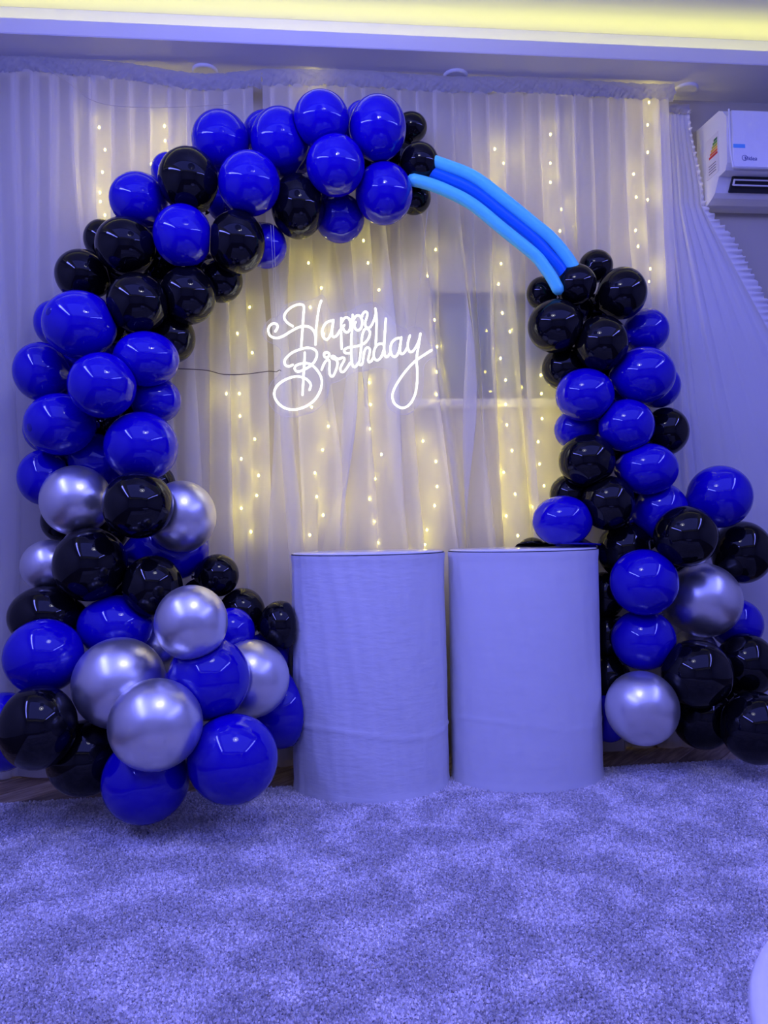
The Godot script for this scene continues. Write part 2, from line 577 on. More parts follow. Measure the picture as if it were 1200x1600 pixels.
# ---------------------------------------------------------------- fairy lights
func fairy_lights() -> void:
	var strings := [
		["warm fairy light string farthest left on the curtain, beside the outer shoulder balloons", [[155, 199], [164, 234], [160, 269], [156, 301], [157, 315], [164, 336]]],
		["warm fairy light string showing just above the rimmed black balloon of the outer shoulder", [[257, 197], [258, 220], [262, 240], [236, 256]]],
		["warm fairy light string with one bulb shining just above the crown balloon", [[490, 131], [482, 411], [502, 450], [485, 480], [506, 522], [487, 636], [513, 666], [504, 703], [492, 739], [495, 776], [505, 805], [484, 836]]],
		["warm fairy light string hanging left of the neon sign, nearest the left column", [[390, 480], [371, 521], [394, 551], [354, 615], [374, 615], [375, 650], [377, 717], [377, 794]]],
		["short warm fairy light string low between the sign's letter B and small black balloons", [[398, 686], [404, 743], [401, 774], [392, 831]]],
		["warm fairy light string through the middle of the neon sign", [[568, 376], [575, 411], [592, 453], [577, 598], [579, 632], [578, 670], [596, 710], [586, 748], [577, 780], [585, 815], [591, 848]]],
		["warm fairy light string just right of the neon sign's tail", [[681, 390], [668, 431], [679, 500], [683, 542], [682, 581], [682, 616], [661, 689], [681, 721], [683, 760], [679, 790], [667, 828], [664, 851]]],
		["warm fairy light string midway between the neon sign and the right column", [[773, 233], [787, 255], [768, 288], [783, 412], [779, 444], [785, 489], [797, 518], [782, 560], [790, 594], [790, 632], [792, 664], [800, 704], [787, 738], [805, 772], [791, 806], [809, 837]]],
		["warm fairy light string behind the blue tubes' lower end and along the right column", [[860, 210], [860, 255], [860, 285], [877, 327], [875, 361], [845, 586], [846, 615], [847, 654], [841, 690], [843, 725], [850, 759], [832, 792]]],
		["warm fairy light string at the curtain's right end, lit from the ceiling down", [[1014, 160], [1012, 195], [1012, 238], [990, 272], [994, 308], [1012, 312], [993, 360], [997, 385], [1016, 420], [1014, 440]]],
	]
	var bulb_mesh := lathe([Vector2(0.0003, -0.005), Vector2(0.0026, -0.0035), Vector2(0.0035, 0.0), Vector2(0.0026, 0.0035), Vector2(0.0003, 0.005)], 6)
	var glow := lin(1.0, 0.84, 0.09)
	for s in strings:
		var t := thing("fairy_light_string", s[0], "string lights", Vector3.ZERO, "fairy light strings behind the curtain")
		var p := []
		for b in s[1]:
			p.append(at_z(b[0], b[1], 0.060 + 0.012 * rng.randf()))
		var path := [Vector3(p[0].x, CEIL - 0.11, 0.05)] if p[0].y < CEIL - 0.13 else []
		path.append_array(p)
		path.append(p[-1] + Vector3(0.005, -0.12, 0))
		obj("wire", tube(smooth_path(path, 0.03), 0.0009, 5), M.wire, t)
		for q in p:
			obj("bulb", bulb_mesh, M.bulb, t, q)
			bulb_light(t, q, glow, 0.0002)
	var cord := [at_z(70, 104, 0.155), at_z(105, 128, 0.152), at_z(153, 160, 0.15), at_z(240, 168, 0.15), at_z(360, 163, 0.15)]
	tag(obj("light_cord", tube(smooth_path(cord, 0.03), 0.0013, 5), M.wire), "thin grey cord slanting down from the curtain top, then level across the left curtain", "cord")

# ---------------------------------------------------------------- rug
func rug() -> void:
	var r := thing("shaggy_rug", "large mottled pale grey shaggy rug spread in front of the balloon arch", "rug", Vector3(0.5, 0, 1.527))
	r.rotation_degrees.y = 1.75
	obj("backing", box(Vector3(2.9, 0.012, 2.4), 0.003), M.rug, r, Vector3(0, 0.006, 0))
	var st := begin()
	for k in 3:
		var a := TAU * k / 3.0
		var d := Vector3(cos(a), 0, sin(a))
		var e := Vector3(-d.z, 0, d.x)
		quad(st, d * 0.001 + e * 0.0026, d * 0.003 + e * 0.0016 + Vector3(0, 0.0055, 0), d * 0.003 - e * 0.0016 + Vector3(0, 0.0055, 0), d * 0.001 - e * 0.0026)
	var tuft := done(st)
	var mottle := FastNoiseLite.new()
	mottle.seed = 77
	mottle.frequency = 5.2
	mottle.fractal_octaves = 4
	var where := []
	var step := 0.0056
	for i in int(2.9 / step):
		for j in int(2.2 / step):
			var p := Vector3(-1.45 + (i + rng.randf()) * step, 0.011, -1.2 + (j + rng.randf()) * step)
			if p.z < 0.3:
				where.append(p)
	var mm := MultiMesh.new()
	mm.transform_format = MultiMesh.TRANSFORM_3D
	mm.use_colors = true
	mm.mesh = tuft
	mm.instance_count = where.size()
	for i in where.size():
		var p: Vector3 = where[i]
		var b := Basis.from_euler(Vector3(rng.randfn(0, 0.35), rng.randf() * TAU, rng.randfn(0, 0.35)))
		mm.set_instance_transform(i, Transform3D(b.scaled(Vector3.ONE * rng.randf_range(0.75, 1.25)), p))
		var m := smoothstep(-0.28, 0.38, mottle.get_noise_2d(p.x, p.z))
		var v := lerpf(0.76, 1.0, m) * rng.randf_range(0.72, 1.2)
		mm.set_instance_color(i, Color(v, v * 0.96, v * 0.96))
	var o := MultiMeshInstance3D.new()
	o.name = "pile"
	o.multimesh = mm
	o.material_override = M.pile
	o.set_meta("kind", "stuff")
	r.add_child(o, true)

# ---------------------------------------------------------------- the two white cylinders
func plinths() -> void:
	var high := 0.745
	var spec := [
		["round plinth with wrinkled white fabric cover, nearer the left balloon base", Vector3(0.187, 0.012, 0.335), 0.252, 0.20, M.cloth, 0.0045, 5],
		["round plinth with smooth white cover, nearer the right balloon column", Vector3(0.706, 0.012, 0.335), 0.252, 0.185, M.vinyl, 0.0022, 9],
	]
	for s in spec:
		var t := thing("cylinder_plinth", s[0], "plinth", s[1], "white cylinder plinths on the rug")
		var rx: float = s[2]
		var rz: float = s[3]
		fold.seed = s[6]
		var pts := PackedVector3Array()
		var uvs := PackedVector2Array()
		var seg := 150
		var rows := 90
		for v in rows:
			var y := high * v / (rows - 1)
			for u in seg + 1:
				var a := TAU * (u % seg) / seg
				var ring := Vector2(cos(a), sin(a)) * 0.9
				# diagonal pull folds, a cross seam and small wrinkles of the cover
				var w := fold.get_noise_3d(ring.x * 5.0 + y * 2.6, ring.y * 5.0, y * 2.2) + 0.2 * fold.get_noise_3d(ring.x * 9.0, y * 22.0, ring.y * 9.0 + 7.0)
				var hem := 0.003 * smoothstep(0.03, 0.0, y) + 0.002 * smoothstep(high - 0.03, high - 0.012, y)
				var seam: float = 0.0035 * exp(-pow((y - 0.20 + 0.02 * sin(a * 2.0)) / 0.005, 2.0)) * (s[5] / 0.0045)
				var r: float = 1.0 + (s[5] * w + hem + seam) / rx - 0.012 * y
				pts.append(Vector3(cos(a) * rx * r, y, sin(a) * rz * r))
				uvs.append(Vector2(float(u) / seg, y))
		var st := begin()
		grid(st, pts, seg + 1, rows, uvs)
		obj("cover", done(st), s[4], t)
		obj("top_board", lathe([Vector2(0.001, high - 0.012), Vector2(rx * 0.975, high - 0.012), Vector2(rx * 0.98, high + 0.003), Vector2(rx * 0.97, high + 0.006), Vector2(0.001, high + 0.006)], 72, 1.0, rz / rx), M.board, t)
		obj("top_edge", lathe([Vector2(rx * 0.981, high - 0.002), Vector2(rx * 0.998, high + 0.001), Vector2(rx * 0.981, high + 0.003)], 72, 1.0, rz / rx), M.dark_gap, t)

# ---------------------------------------------------------------- balloons
# [colour, centre x and y, half width, half height in photograph pixels, depth in metres, what singles it out]
func balloon_list() -> Array:
	return [
		["K", 642, 199, 25, 25, 2.688, "small black balloon, highest at the arch's open end, above the blue tubes"],
		["K", 655, 254, 30, 33, 2.577, "small black balloon covering the upper ends of the sky-blue tube balloons"],
		["K", 647, 309, 26, 27, 2.685, "small black balloon, lowest at the arch's open end, under the tube ends"],
		["K", 624, 244, 26, 28, 2.697, "small black balloon mostly hidden between the two end royal blue balloons and black knot"],
		["B", 590, 200, 44, 54, 2.505, "royal blue balloon on top of the arch, beside the highest black end balloon"],
		["B", 566, 190, 28, 34, 2.608, "royal blue balloon peeking out behind the two highest royal blue balloons of the arch"],
		["B", 502, 186, 43, 47, 2.469, "highest royal blue balloon of the whole arch, at its crown"],
		["B", 437, 219, 45, 54, 2.526, "royal blue balloon directly left of the crown balloon, same size"],
		["B", 415, 208, 35, 37, 2.636, "royal blue balloon almost hidden behind a bigger one near the arch's crown"],
		["B", 344, 220, 45, 50, 2.543, "royal blue balloon on the outer edge above the rimmed black shoulder balloon"],
		["B", 524, 258, 45, 50, 2.466, "royal blue balloon in front, directly below the crown balloon"],
		["B", 600, 302, 44, 50, 2.552, "royal blue balloon at the arch's inner edge just before its black end balloons"],
		["B", 531, 341, 38, 39, 2.631, "royal blue balloon hanging lowest under the crown, above the neon sign"],
		["K", 465, 322, 41, 52, 2.541, "black balloon wedged between royal blue ones under the crown, above the word Happy"],
		["B", 389, 286, 48, 52, 2.440, "royal blue balloon in front on the arch's shoulder, between two black balloons"],
		["K", 294, 280, 47, 52, 2.443, "black balloon with a bright curved rim on the arch's outer shoulder"],
		["B", 264, 268, 28, 31, 2.617, "royal blue balloon peeking from behind the black balloon on the arch's outer shoulder"],
		["B", 216, 312, 46, 44, 2.492, "royal blue balloon on the outer shoulder beside the yellow glow on the curtain"],
		["B", 285, 368, 46, 50, 2.417, "royal blue balloon alone among five black ones on the arch's shoulder"],
		["K", 370, 378, 44, 50, 2.454, "black balloon on the inner shoulder, lit along its lower edge by fairy lights"],
		["B", 415, 384, 33, 36, 2.583, "royal blue balloon on the inner shoulder with clear hanging threads in front of it"],
		["B", 350, 320, 26, 28, 2.637, "royal blue balloon glimpsed in the gap above the inner shoulder's black balloon"],
		["K", 345, 438, 34, 35, 2.556, "black balloon at the back of the inner shoulder, left of the hanging threads"],
		["K", 293, 461, 44, 46, 2.471, "black balloon between the lone royal blue one and the drooping black one"],
		["K", 196, 384, 48, 46, 2.432, "black balloon at the outer edge right under the royal blue outer-shoulder balloon"],
		["K", 160, 374, 30, 32, 2.589, "black balloon mostly hidden behind the outermost black ones of the left shoulder"],
		["K", 128, 430, 43, 41, 2.492, "outermost black balloon of the left shoulder, just above the dimpled royal blue one"],
		["K", 214, 473, 48, 47, 2.400, "black balloon at the centre of the left shoulder's black cluster"],
		["K", 269, 528, 36, 39, 2.538, "black balloon drooping lowest on the inner edge, above the sign's brown wire"],
		["B", 124, 507, 59, 53, 2.371, "royal blue balloon with a dark dimple, topmost of the left column"],
		["B", 85, 505, 33, 36, 2.563, "royal blue balloon peeking out behind the dimpled topmost one of the left column"],
		["B", 64, 581, 45, 46, 2.454, "royal blue balloon farthest out on the upper left column, against plain curtain"],
		["B", 159, 602, 54, 51, 2.318, "royal blue balloon in front at the middle of the upper left column"],
		["B", 228, 561, 52, 43, 2.396, "royal blue balloon from behind which the sign's brown wire comes out"],
		["B", 243, 625, 40, 36, 2.475, "royal blue balloon at the inner edge directly below the sign's brown wire"],
		["K", 214, 668, 45, 44, 2.548, "black balloon filling the dark gap between royal blue ones of the left column"],
		["B", 93, 663, 57, 48, 2.398, "royal blue balloon with a faint dimple on the outer side of the left column"],
		["B", 73, 670, 38, 38, 2.522, "royal blue balloon showing only as a sliver behind the faintly dimpled one"],
		["B", 220, 698, 58, 54, 2.393, "large royal blue balloon resting on the black balloon between two chrome silver ones"],
		["B", 150, 722, 44, 44, 2.518, "royal blue balloon half hidden above the upper chrome silver balloon"],
		["B", 68, 746, 42, 43, 2.481, "royal blue balloon on the outer edge beside the upper chrome silver balloon"],
		["S", 118, 782, 57, 54, 2.401, "uppermost chrome silver balloon of the left column"],
		["K", 215, 789, 56, 52, 2.270, "black balloon between the two upper chrome silver balloons"],
		["S", 283, 807, 54, 55, 2.418, "chrome silver balloon on the inner edge, highest of those facing the fairy lights"],
		["K", 241, 757, 33, 33, 2.584, "black balloon showing as a sliver under the large lowest-column royal blue one"],
		["K", 95, 814, 32, 32, 2.557, "black balloon peeking out below the uppermost chrome silver balloon"],
		["S", 76, 884, 45, 40, 2.444, "chrome silver balloon half hidden on the outer edge, lowest of the slim left column"],
		["K", 140, 882, 59, 57, 2.340, "large black balloon in front, directly below the uppermost chrome silver balloon"],
		["B", 262, 860, 64, 48, 2.539, "royal blue balloon under the inner chrome silver balloon, at the column's inner edge"],
		["K", 238, 916, 47, 48, 2.352, "black balloon between the large front black one and the row of small black ones"],
		["K", 340, 899, 33, 33, 2.490, "highest of the three small black balloons stepping down towards the white cylinder"],
		["K", 311, 932, 28, 28, 2.537, "small black balloon barely showing behind the top of the middle chrome silver balloon"],
		["S", 298, 973, 57, 58, 2.111, "chrome silver balloon in the middle of the left base, among royal blue ones"],
		["K", 378, 957, 36, 38, 2.508, "middle one of the three small black balloons stepping down towards the white cylinder"],
		["B", 362, 988, 36, 38, 2.389, "royal blue balloon tucked in front of the middle small black balloon"],
		["K", 438, 977, 33, 38, 2.444, "lowest of the three small black balloons, touching the white cylinder's edge in view"],
		["B", 412, 1030, 38, 40, 2.480, "royal blue balloon peeking over the chrome silver one nearest the white cylinder"],
		["B", 437, 1110, 58, 60, 2.456, "dark royal blue balloon low behind the chrome silver one nearest the white cylinder"],
		["B", 466, 1042, 24, 46, 2.554, "royal blue balloon mostly hidden behind the fabric-covered cylinder's side"],
		["S", 390, 1061, 61, 61, 2.317, "chrome silver balloon nearest to the white cylinder"],
		["B", 326, 1061, 64, 65, 2.160, "royal blue balloon between the middle chrome silver one and the one nearest the cylinder"],
		["K", 70, 963, 60, 47, 2.368, "black balloon on the outer edge at the top of the wide left base"],
		["B", 180, 978, 60, 48, 2.362, "royal blue balloon between the large front black one and the big twin chrome ones"],
		["B", 67, 1026, 64, 58, 2.222, "royal blue balloon farthest out on the left base, above the big black one"],
		["S", 185, 1068, 74, 71, 2.183, "upper one of the two biggest chrome silver balloons in the left base"],
		["S", 250, 1005, 33, 34, 2.451, "chrome silver balloon showing as a sliver behind the middle chrome silver balloon"],
		["K", 58, 1137, 63, 66, 2.073, "big black balloon cut by the photo's edge in the left base"],
		["B", 3, 1144, 61, 62, 2.194, "royal blue balloon showing as slivers behind the big black one at the photo's edge"],
		["K", 132, 1185, 61, 60, 2.187, "black balloon in the shade low on the left base, over bare wood floor"],
		["S", 242, 1133, 74, 72, 2.011, "lower and foremost of the two biggest chrome silver balloons"],
		["B", 227, 1220, 69, 69, 2.103, "dark royal blue balloon resting on the rug's edge, lowest of all"],
		["B", 363, 1187, 70, 71, 2.086, "royal blue balloon low in front, nearest to the cylinder's foot on the rug"],
		["B", 290, 1085, 45, 46, 2.377, "royal blue balloon in the gap between the front chrome silver and royal blue balloons"],
		["K", 931, 416, 27, 26, 2.755, "small black balloon at the very top of the right column, behind the tube ends"],
		["K", 900, 444, 32, 32, 2.621, "small black balloon covering the lower ends of the sky-blue tube balloons"],
		["K", 847, 458, 24, 26, 2.734, "small black balloon tucked under the lowest sky-blue tube balloon"],
		["K", 972, 458, 39, 41, 2.646, "black balloon on the outer edge near the top of the right column"],
		["K", 868, 509, 43, 42, 2.612, "black balloon on the inner edge of the right column, second row from the top"],
		["K", 940, 536, 42, 43, 2.603, "black balloon in front at the centre of the right column's black top"],
		["B", 1010, 517, 36, 35, 2.750, "highest royal blue balloon of the right column"],
		["B", 1006, 586, 50, 44, 2.629, "wide royal blue balloon on the outer edge, second highest of the right column"],
		["B", 1029, 603, 35, 34, 2.752, "royal blue balloon peeking out behind the wide one on the right column's outer edge"],
		["K", 884, 575, 37, 35, 2.717, "black balloon on the inner edge, lowest of the right column's black top"],
		["B", 914, 617, 46, 41, 2.609, "royal blue balloon on the inner edge with fairy lights mirrored along its side"],
		["B", 979, 665, 44, 41, 2.604, "royal blue balloon in front at the middle of the slim right column"],
		["K", 1041, 674, 36, 37, 2.747, "black balloon alone on the outer edge of the slim right column"],
		["B", 899, 671, 33, 31, 2.706, "royal blue balloon half hidden on the inner edge behind a black one"],
		["K", 917, 720, 44, 41, 2.594, "black balloon on the inner edge, between the half-hidden royal blue and black ones"],
		["B", 1012, 733, 49, 40, 2.605, "wide royal blue balloon on the outer edge just under the lone black balloon"],
		["K", 892, 773, 33, 32, 2.679, "black balloon half hidden on the inner edge above the cylinder-side royal blue one"],
		["K", 950, 786, 42, 42, 2.591, "black balloon in front, up and outward from the right cylinder's top corner"],
		["B", 1033, 799, 43, 44, 2.657, "royal blue balloon just inside the raised outermost royal blue one"],
		["B", 1125, 776, 52, 48, 2.657, "raised royal blue balloon topping the wide right base on its outer side"],
		["B", 879, 814, 47, 39, 2.583, "royal blue balloon just above the rim of the right white cylinder"],
		["B", 895, 872, 40, 34, 2.705, "royal blue balloon showing as a low dome over the right cylinder's rim"],
		["K", 832, 868, 27, 28, 2.712, "small black balloon barely rising over the right cylinder's top"],
		["K", 975, 860, 41, 43, 2.671, "black balloon beside the top corner of the right cylinder"],
		["K", 1072, 838, 51, 47, 2.518, "black balloon in front directly on top of the right chrome silver balloon"],
		["K", 1160, 863, 49, 48, 2.733, "black balloon directly under the raised royal blue one of the right base"],
		["B", 1007, 910, 54, 51, 2.529, "royal blue balloon touching the right cylinder's side, upper one of two stacked"],
		["S", 1100, 938, 61, 57, 2.655, "upper chrome silver balloon of the right base"],
		["B", 1151, 975, 43, 39, 2.737, "royal blue balloon behind the outer flank of the upper right chrome balloon"],
		["S", 1085, 1020, 38, 37, 2.726, "chrome silver balloon showing as a sliver under the upper right chrome one"],
		["B", 1006, 1000, 51, 47, 2.582, "darker royal blue balloon, lower one of two stacked beside the right cylinder"],
		["K", 1090, 1053, 57, 53, 2.499, "black balloon in front at mid right base, under the upper chrome one"],
		["K", 1167, 1039, 48, 49, 2.617, "black balloon on the outer side of the right base, above the edge-cut black one"],
		["S", 1004, 1107, 58, 58, 2.468, "lower chrome silver balloon of the right base, over bare wood floor"],
		["K", 1098, 1121, 49, 50, 2.604, "black balloon in deep shade beside the lower right chrome balloon"],
		["K", 1182, 1138, 57, 57, 2.451, "black balloon cut by the photo's edge, lowest of the right base, by the rug"],
		["K", 945, 930, 32, 36, 2.721, "black balloon in the dark slit beside the right cylinder, upper of three"],
		["K", 948, 995, 32, 38, 2.717, "black balloon in the dark slit beside the right cylinder, middle of three"],
		["K", 950, 1058, 32, 38, 2.682, "black balloon in the dark slit beside the right cylinder, lowest of three"],
		["B", 950, 1122, 34, 38, 2.629, "royal blue balloon in the dark slit beside the right cylinder's foot"],
		["B", 236, 350, 26, 27, 2.614, "royal blue balloon glimpsed where two royal blue and one black shoulder balloons meet"],
		["K", 252, 415, 32, 32, 2.603, "black balloon deep in the middle gap of the left shoulder's black cluster"],
		["K", 176, 428, 28, 29, 2.595, "black balloon deep in the gap between the outermost and central black shoulder ones"],
		["K", 317, 422, 28, 28, 2.623, "black balloon deep in the gap below the lone royal blue shoulder balloon"],
		["K", 178, 505, 33, 33, 2.506, "black balloon deep in the gap beside the topmost left-column balloon with the dimple"],
		["B", 463, 245, 28, 28, 2.661, "royal blue balloon deep in the gap under the crown, above the wedged black one"],
		["B", 546, 226, 29, 30, 2.676, "royal blue balloon deep in the gap between the crown balloon and its neighbour"],
		["K", 573, 260, 24, 24, 2.692, "black balloon deep in the gap where three royal blue end balloons meet"],
		["B", 500, 306, 26, 27, 2.669, "royal blue balloon deep in the gap between the wedged black and lowest crown ones"],
		["B", 181, 542, 30, 30, 2.588, "royal blue balloon deep in the gap above the wire's royal blue balloon"],
		["B", 112, 562, 32, 32, 2.570, "royal blue balloon deep in the gap below the dimpled topmost one"],
		["B", 106, 616, 30, 30, 2.571, "royal blue balloon deep in the gap above the faintly dimpled one"],
		["K", 168, 664, 28, 28, 2.584, "black balloon deep in the gap under the front upper-column royal blue one"],
		["B", 106, 714, 27, 27, 2.573, "royal blue balloon deep in the gap above the uppermost chrome silver balloon"],
		["K", 166, 830, 34, 34, 2.565, "black balloon deep in the gap between chrome silver and two large black ones"],
		["K", 184, 926, 32, 32, 2.528, "black balloon deep in the gap below the large front black one"],
		["K", 896, 480, 28, 28, 2.728, "black balloon deep in the gap under the tubes' lower-end cover balloon"],
		["K", 934, 484, 26, 26, 2.756, "black balloon deep in the gap above the right column's front black one"],
		["K", 948, 590, 24, 25, 2.747, "black balloon deep in the gap between the wide and mirrored royal blue ones"],
		["B", 962, 626, 24, 24, 2.760, "royal blue balloon deep in the gap above the front one of the slim column"],
		["B", 933, 655, 24, 24, 2.752, "royal blue balloon deep in the gap inward of the slim column's front one"],
		["K", 962, 708, 26, 26, 2.752, "black balloon deep in the gap below the slim column's front royal blue one"],
		["K", 990, 772, 26, 26, 2.755, "black balloon deep in the gap under the lower wide royal blue one"],
		["K", 917, 766, 24, 24, 2.744, "black balloon deep in the gap above the cylinder-rim royal blue balloon"],
		["K", 1004, 834, 28, 28, 2.751, "black balloon deep in the gap beside the cylinder's top corner balloons"],
		["K", 1057, 886, 26, 26, 2.766, "black balloon deep in the gap over the upper right chrome balloon"],
		["K", 1128, 1096, 28, 28, 2.708, "black balloon deep in the gap between the three black ones of the right base"],
	]

func centreline(px: float, py: float) -> Vector2:        # the garland's middle line, in the photograph's frame
	var lines := [
		[Vector2(640, 255), Vector2(520, 268), Vector2(400, 295), Vector2(300, 355), Vector2(225, 430), Vector2(185, 510), Vector2(150, 600), Vector2(150, 700), Vector2(175, 800), Vector2(190, 900), Vector2(200, 1050), Vector2(220, 1150)],
		[Vector2(890, 445), Vector2(915, 520), Vector2(958, 590), Vector2(965, 680), Vector2(960, 760), Vector2(990, 850), Vector2(1070, 950), Vector2(1085, 1090)],
	]
	var best := Vector2.ZERO
	var near := 1e9
	for l in lines:
		for i in l.size() - 1:
			var q := Geometry2D.get_closest_point_to_segment(Vector2(px, py), l[i], l[i + 1])
			if q.distance_to(Vector2(px, py)) < near:
				near = q.distance_to(Vector2(px, py))
				best = q
	return best

func clear_of_plinths(p: Vector3) -> Vector3:       # balloons press flat against the cylinders
	if p.y > 0.775:
		return p
	for q in [[0.187, 0.262, 0.21], [0.706, 0.26, 0.195]]:
		var d := Vector2((p.x - q[0]) / q[1], (p.z - 0.335) / q[2])
		if d.length() < 1.0:
			d = d.normalized()
			return Vector3(q[0] + d.x * q[1], p.y, 0.335 + d.y * q[2])
	return p

func balloons() -> void:
	var rows := balloon_list()
	var n := rows.size()
	var mid := []          # centre, radii, inward axis
	for r in rows:
		var t: float = r[5]
		var tx: float = (r[1] - 600.0) / LENS
		var ty: float = (r[2] - 800.0) / LENS
		var rx: float = 1.02 * r[3] * t / LENS / sqrt(1.0 + tx * tx)
		var ry: float = 1.02 * r[4] * t / LENS / sqrt(1.0 + ty * ty)
		var k := 1.0 - (rx * ry) / (t * t)
		var c := EYE + cam_basis * (Vector3(tx * k, -ty * k, -1.0) * t)
		if c.y - ry < 0.0:
			c.y = ry + 0.001
		var core := centreline(r[1], r[2])
		var inward: Vector3 = (at_z(core.x, core.y, 0.30) - c)
		inward = (inward + Vector3(0, 0, -0.02)).normalized()
		mid.append([c, Vector3(rx, ry, sqrt(rx * ry)), inward])
	var seg := 40
	var rings := 30
	for i in n:
		var c: Vector3 = mid[i][0]
		var rad: Vector3 = mid[i][1]
		var ax: Vector3 = -mid[i][2]
		var side := ax.cross(Vector3(0.2, 1, 0.3)).normalized()
		var fwd := side.cross(ax)
		var basis := Basis(side, ax, fwd)
		# neighbours that it is pressed against: [centre direction, distance of the flat]
		var flats := []
		for j in n:
			if j == i:
				continue
			var d: Vector3 = mid[j][0] - c
			var dist := d.length()
			var u := d / dist
			var ri := 1.0 / sqrt(pow(u.x / rad.x, 2) + pow(u.y / rad.y, 2) + pow(u.z / rad.z, 2))
			var rj: Vector3 = mid[j][1]
			var rjj := 1.0 / sqrt(pow(u.x / rj.x, 2) + pow(u.y / rj.y, 2) + pow(u.z / rj.z, 2))
			if dist < ri + rjj:
				flats.append([u, maxf(dist * ri / (ri + rjj) - 0.0007, ri * 0.35)])
		var pts := PackedVector3Array()
		var uvs := PackedVector2Array()
		for v in rings:
			var th := PI * v / (rings - 1)
			for w in seg + 1:
				var a := TAU * (w % seg) / seg
				var rr := sin(th)
				var yy := -cos(th)                 # from the neck up to the tip
				if yy < -0.80:
					rr = maxf(rr, 0.10 * smoothstep(-1.0, -0.86, yy) + 0.045)
					yy -= 0.10 * smoothstep(-0.86, -1.0, yy)
				var p: Vector3 = basis * Vector3(rr * cos(a), yy, rr * sin(a)) * rad
				for pass_ in 2:
					for f in flats:
						var over: float = p.dot(f[0]) - f[1]
						if over > 0.0:
							p -= f[0] * over
				p = clear_of_plinths(c + p) - c
				pts.append(p)
				uvs.append(Vector2(float(w) / seg, float(v) / (rings - 1)))
		var st := begin()
		# weld the seam: index it by hand so that the shading runs round
		for p in rings:
			for w in seg:
				st.set_uv(uvs[p * (seg + 1) + w])
				st.add_vertex(pts[p * (seg + 1) + w])
		for v in rings - 1:
			for w in seg:
				var q := v * seg + w
				var e := v * seg + (w + 1) % seg
				for x in [q, q + seg, e, e, q + seg, e + seg]:
					st.add_index(x)
		var kind: String = rows[i][0]
		var m: Material = {"B": M.blue, "K": M.black, "S": M.silver}[kind]
		var group: String = {"B": "royal blue balloons of the arch", "K": "black balloons of the arch", "S": "chrome silver balloons of the arch"}[kind]
		var o := obj("balloon", done(st), m, null, c)
		tag(o, rows[i][6], "balloon", group)
		var foot := basis * Vector3(0, -1.1, 0) * rad
		var size := (rad.x + rad.y) / 2.0
		var knot := lathe([Vector2(0.001, 0.04), Vector2(0.05, 0.02), Vector2(0.075, -0.02), Vector2(0.05, -0.06), Vector2(0.04, -0.08), Vector2(0.10, -0.13), Vector2(0.001, -0.10)].map(func(q): return q * size), 14)
		var kn := obj("knot", knot, m, o)
		kn.transform = Transform3D(basis, foot)
		if i == 29 or i == 36:
			var tip := lathe([Vector2(0.13, -0.012), Vector2(0.10, 0.004), Vector2(0.05, 0.014), Vector2(0.001, 0.017)].map(func(q): return q * size), 18)
			var tp := obj("tip", tip, M.blue_tip, o)
			var out := (at_z(91, 490, 0.5) - c) if i == 29 else (at_z(51, 660, 0.5) - c)
			out = Vector3(out.x, out.y, 0.045).normalized()
			var u2 := out.cross(Vector3.UP).normalized()
			var reach := 1.0 / sqrt(pow(out.x / rad.x, 2) + pow(out.y / rad.y, 2) + pow(out.z / rad.z, 2))
			tp.transform = Transform3D(Basis(u2, out, u2.cross(out)), out * reach)

func long_balloons() -> void:
	var spec := [
		["sky blue long balloon, uppermost of the three bridging the arch's gap", M.sky, 0.345, 0.0208, [[655, 245], [685, 254.7], [739, 276], [787, 311.5], [835, 350.5], [862, 373], [889, 406], [903, 432]]],
		["deeper blue long balloon between two sky blue ones in the arch's gap", M.azure, 0.330, 0.0208, [[652, 263], [685, 273.5], [739, 298], [787, 335.5], [835, 374], [855, 396], [876, 420], [886, 440]]],
		["sky blue long balloon, lowest of the three bridging the arch's gap", M.sky, 0.345, 0.0205, [[645, 281], [669, 287], [700, 299], [739, 320], [787, 359], [835, 398], [850, 416], [863, 435], [872, 452]]],
	]
	for s in spec:
		var path := []
		for q in s[4]:
			path.append(at_z(q[0], q[1], s[2]))
		tag(obj("long_balloon", tube(path, s[3], 22, 0.02), s[1]), s[0], "balloon", "long balloons bridging the arch")

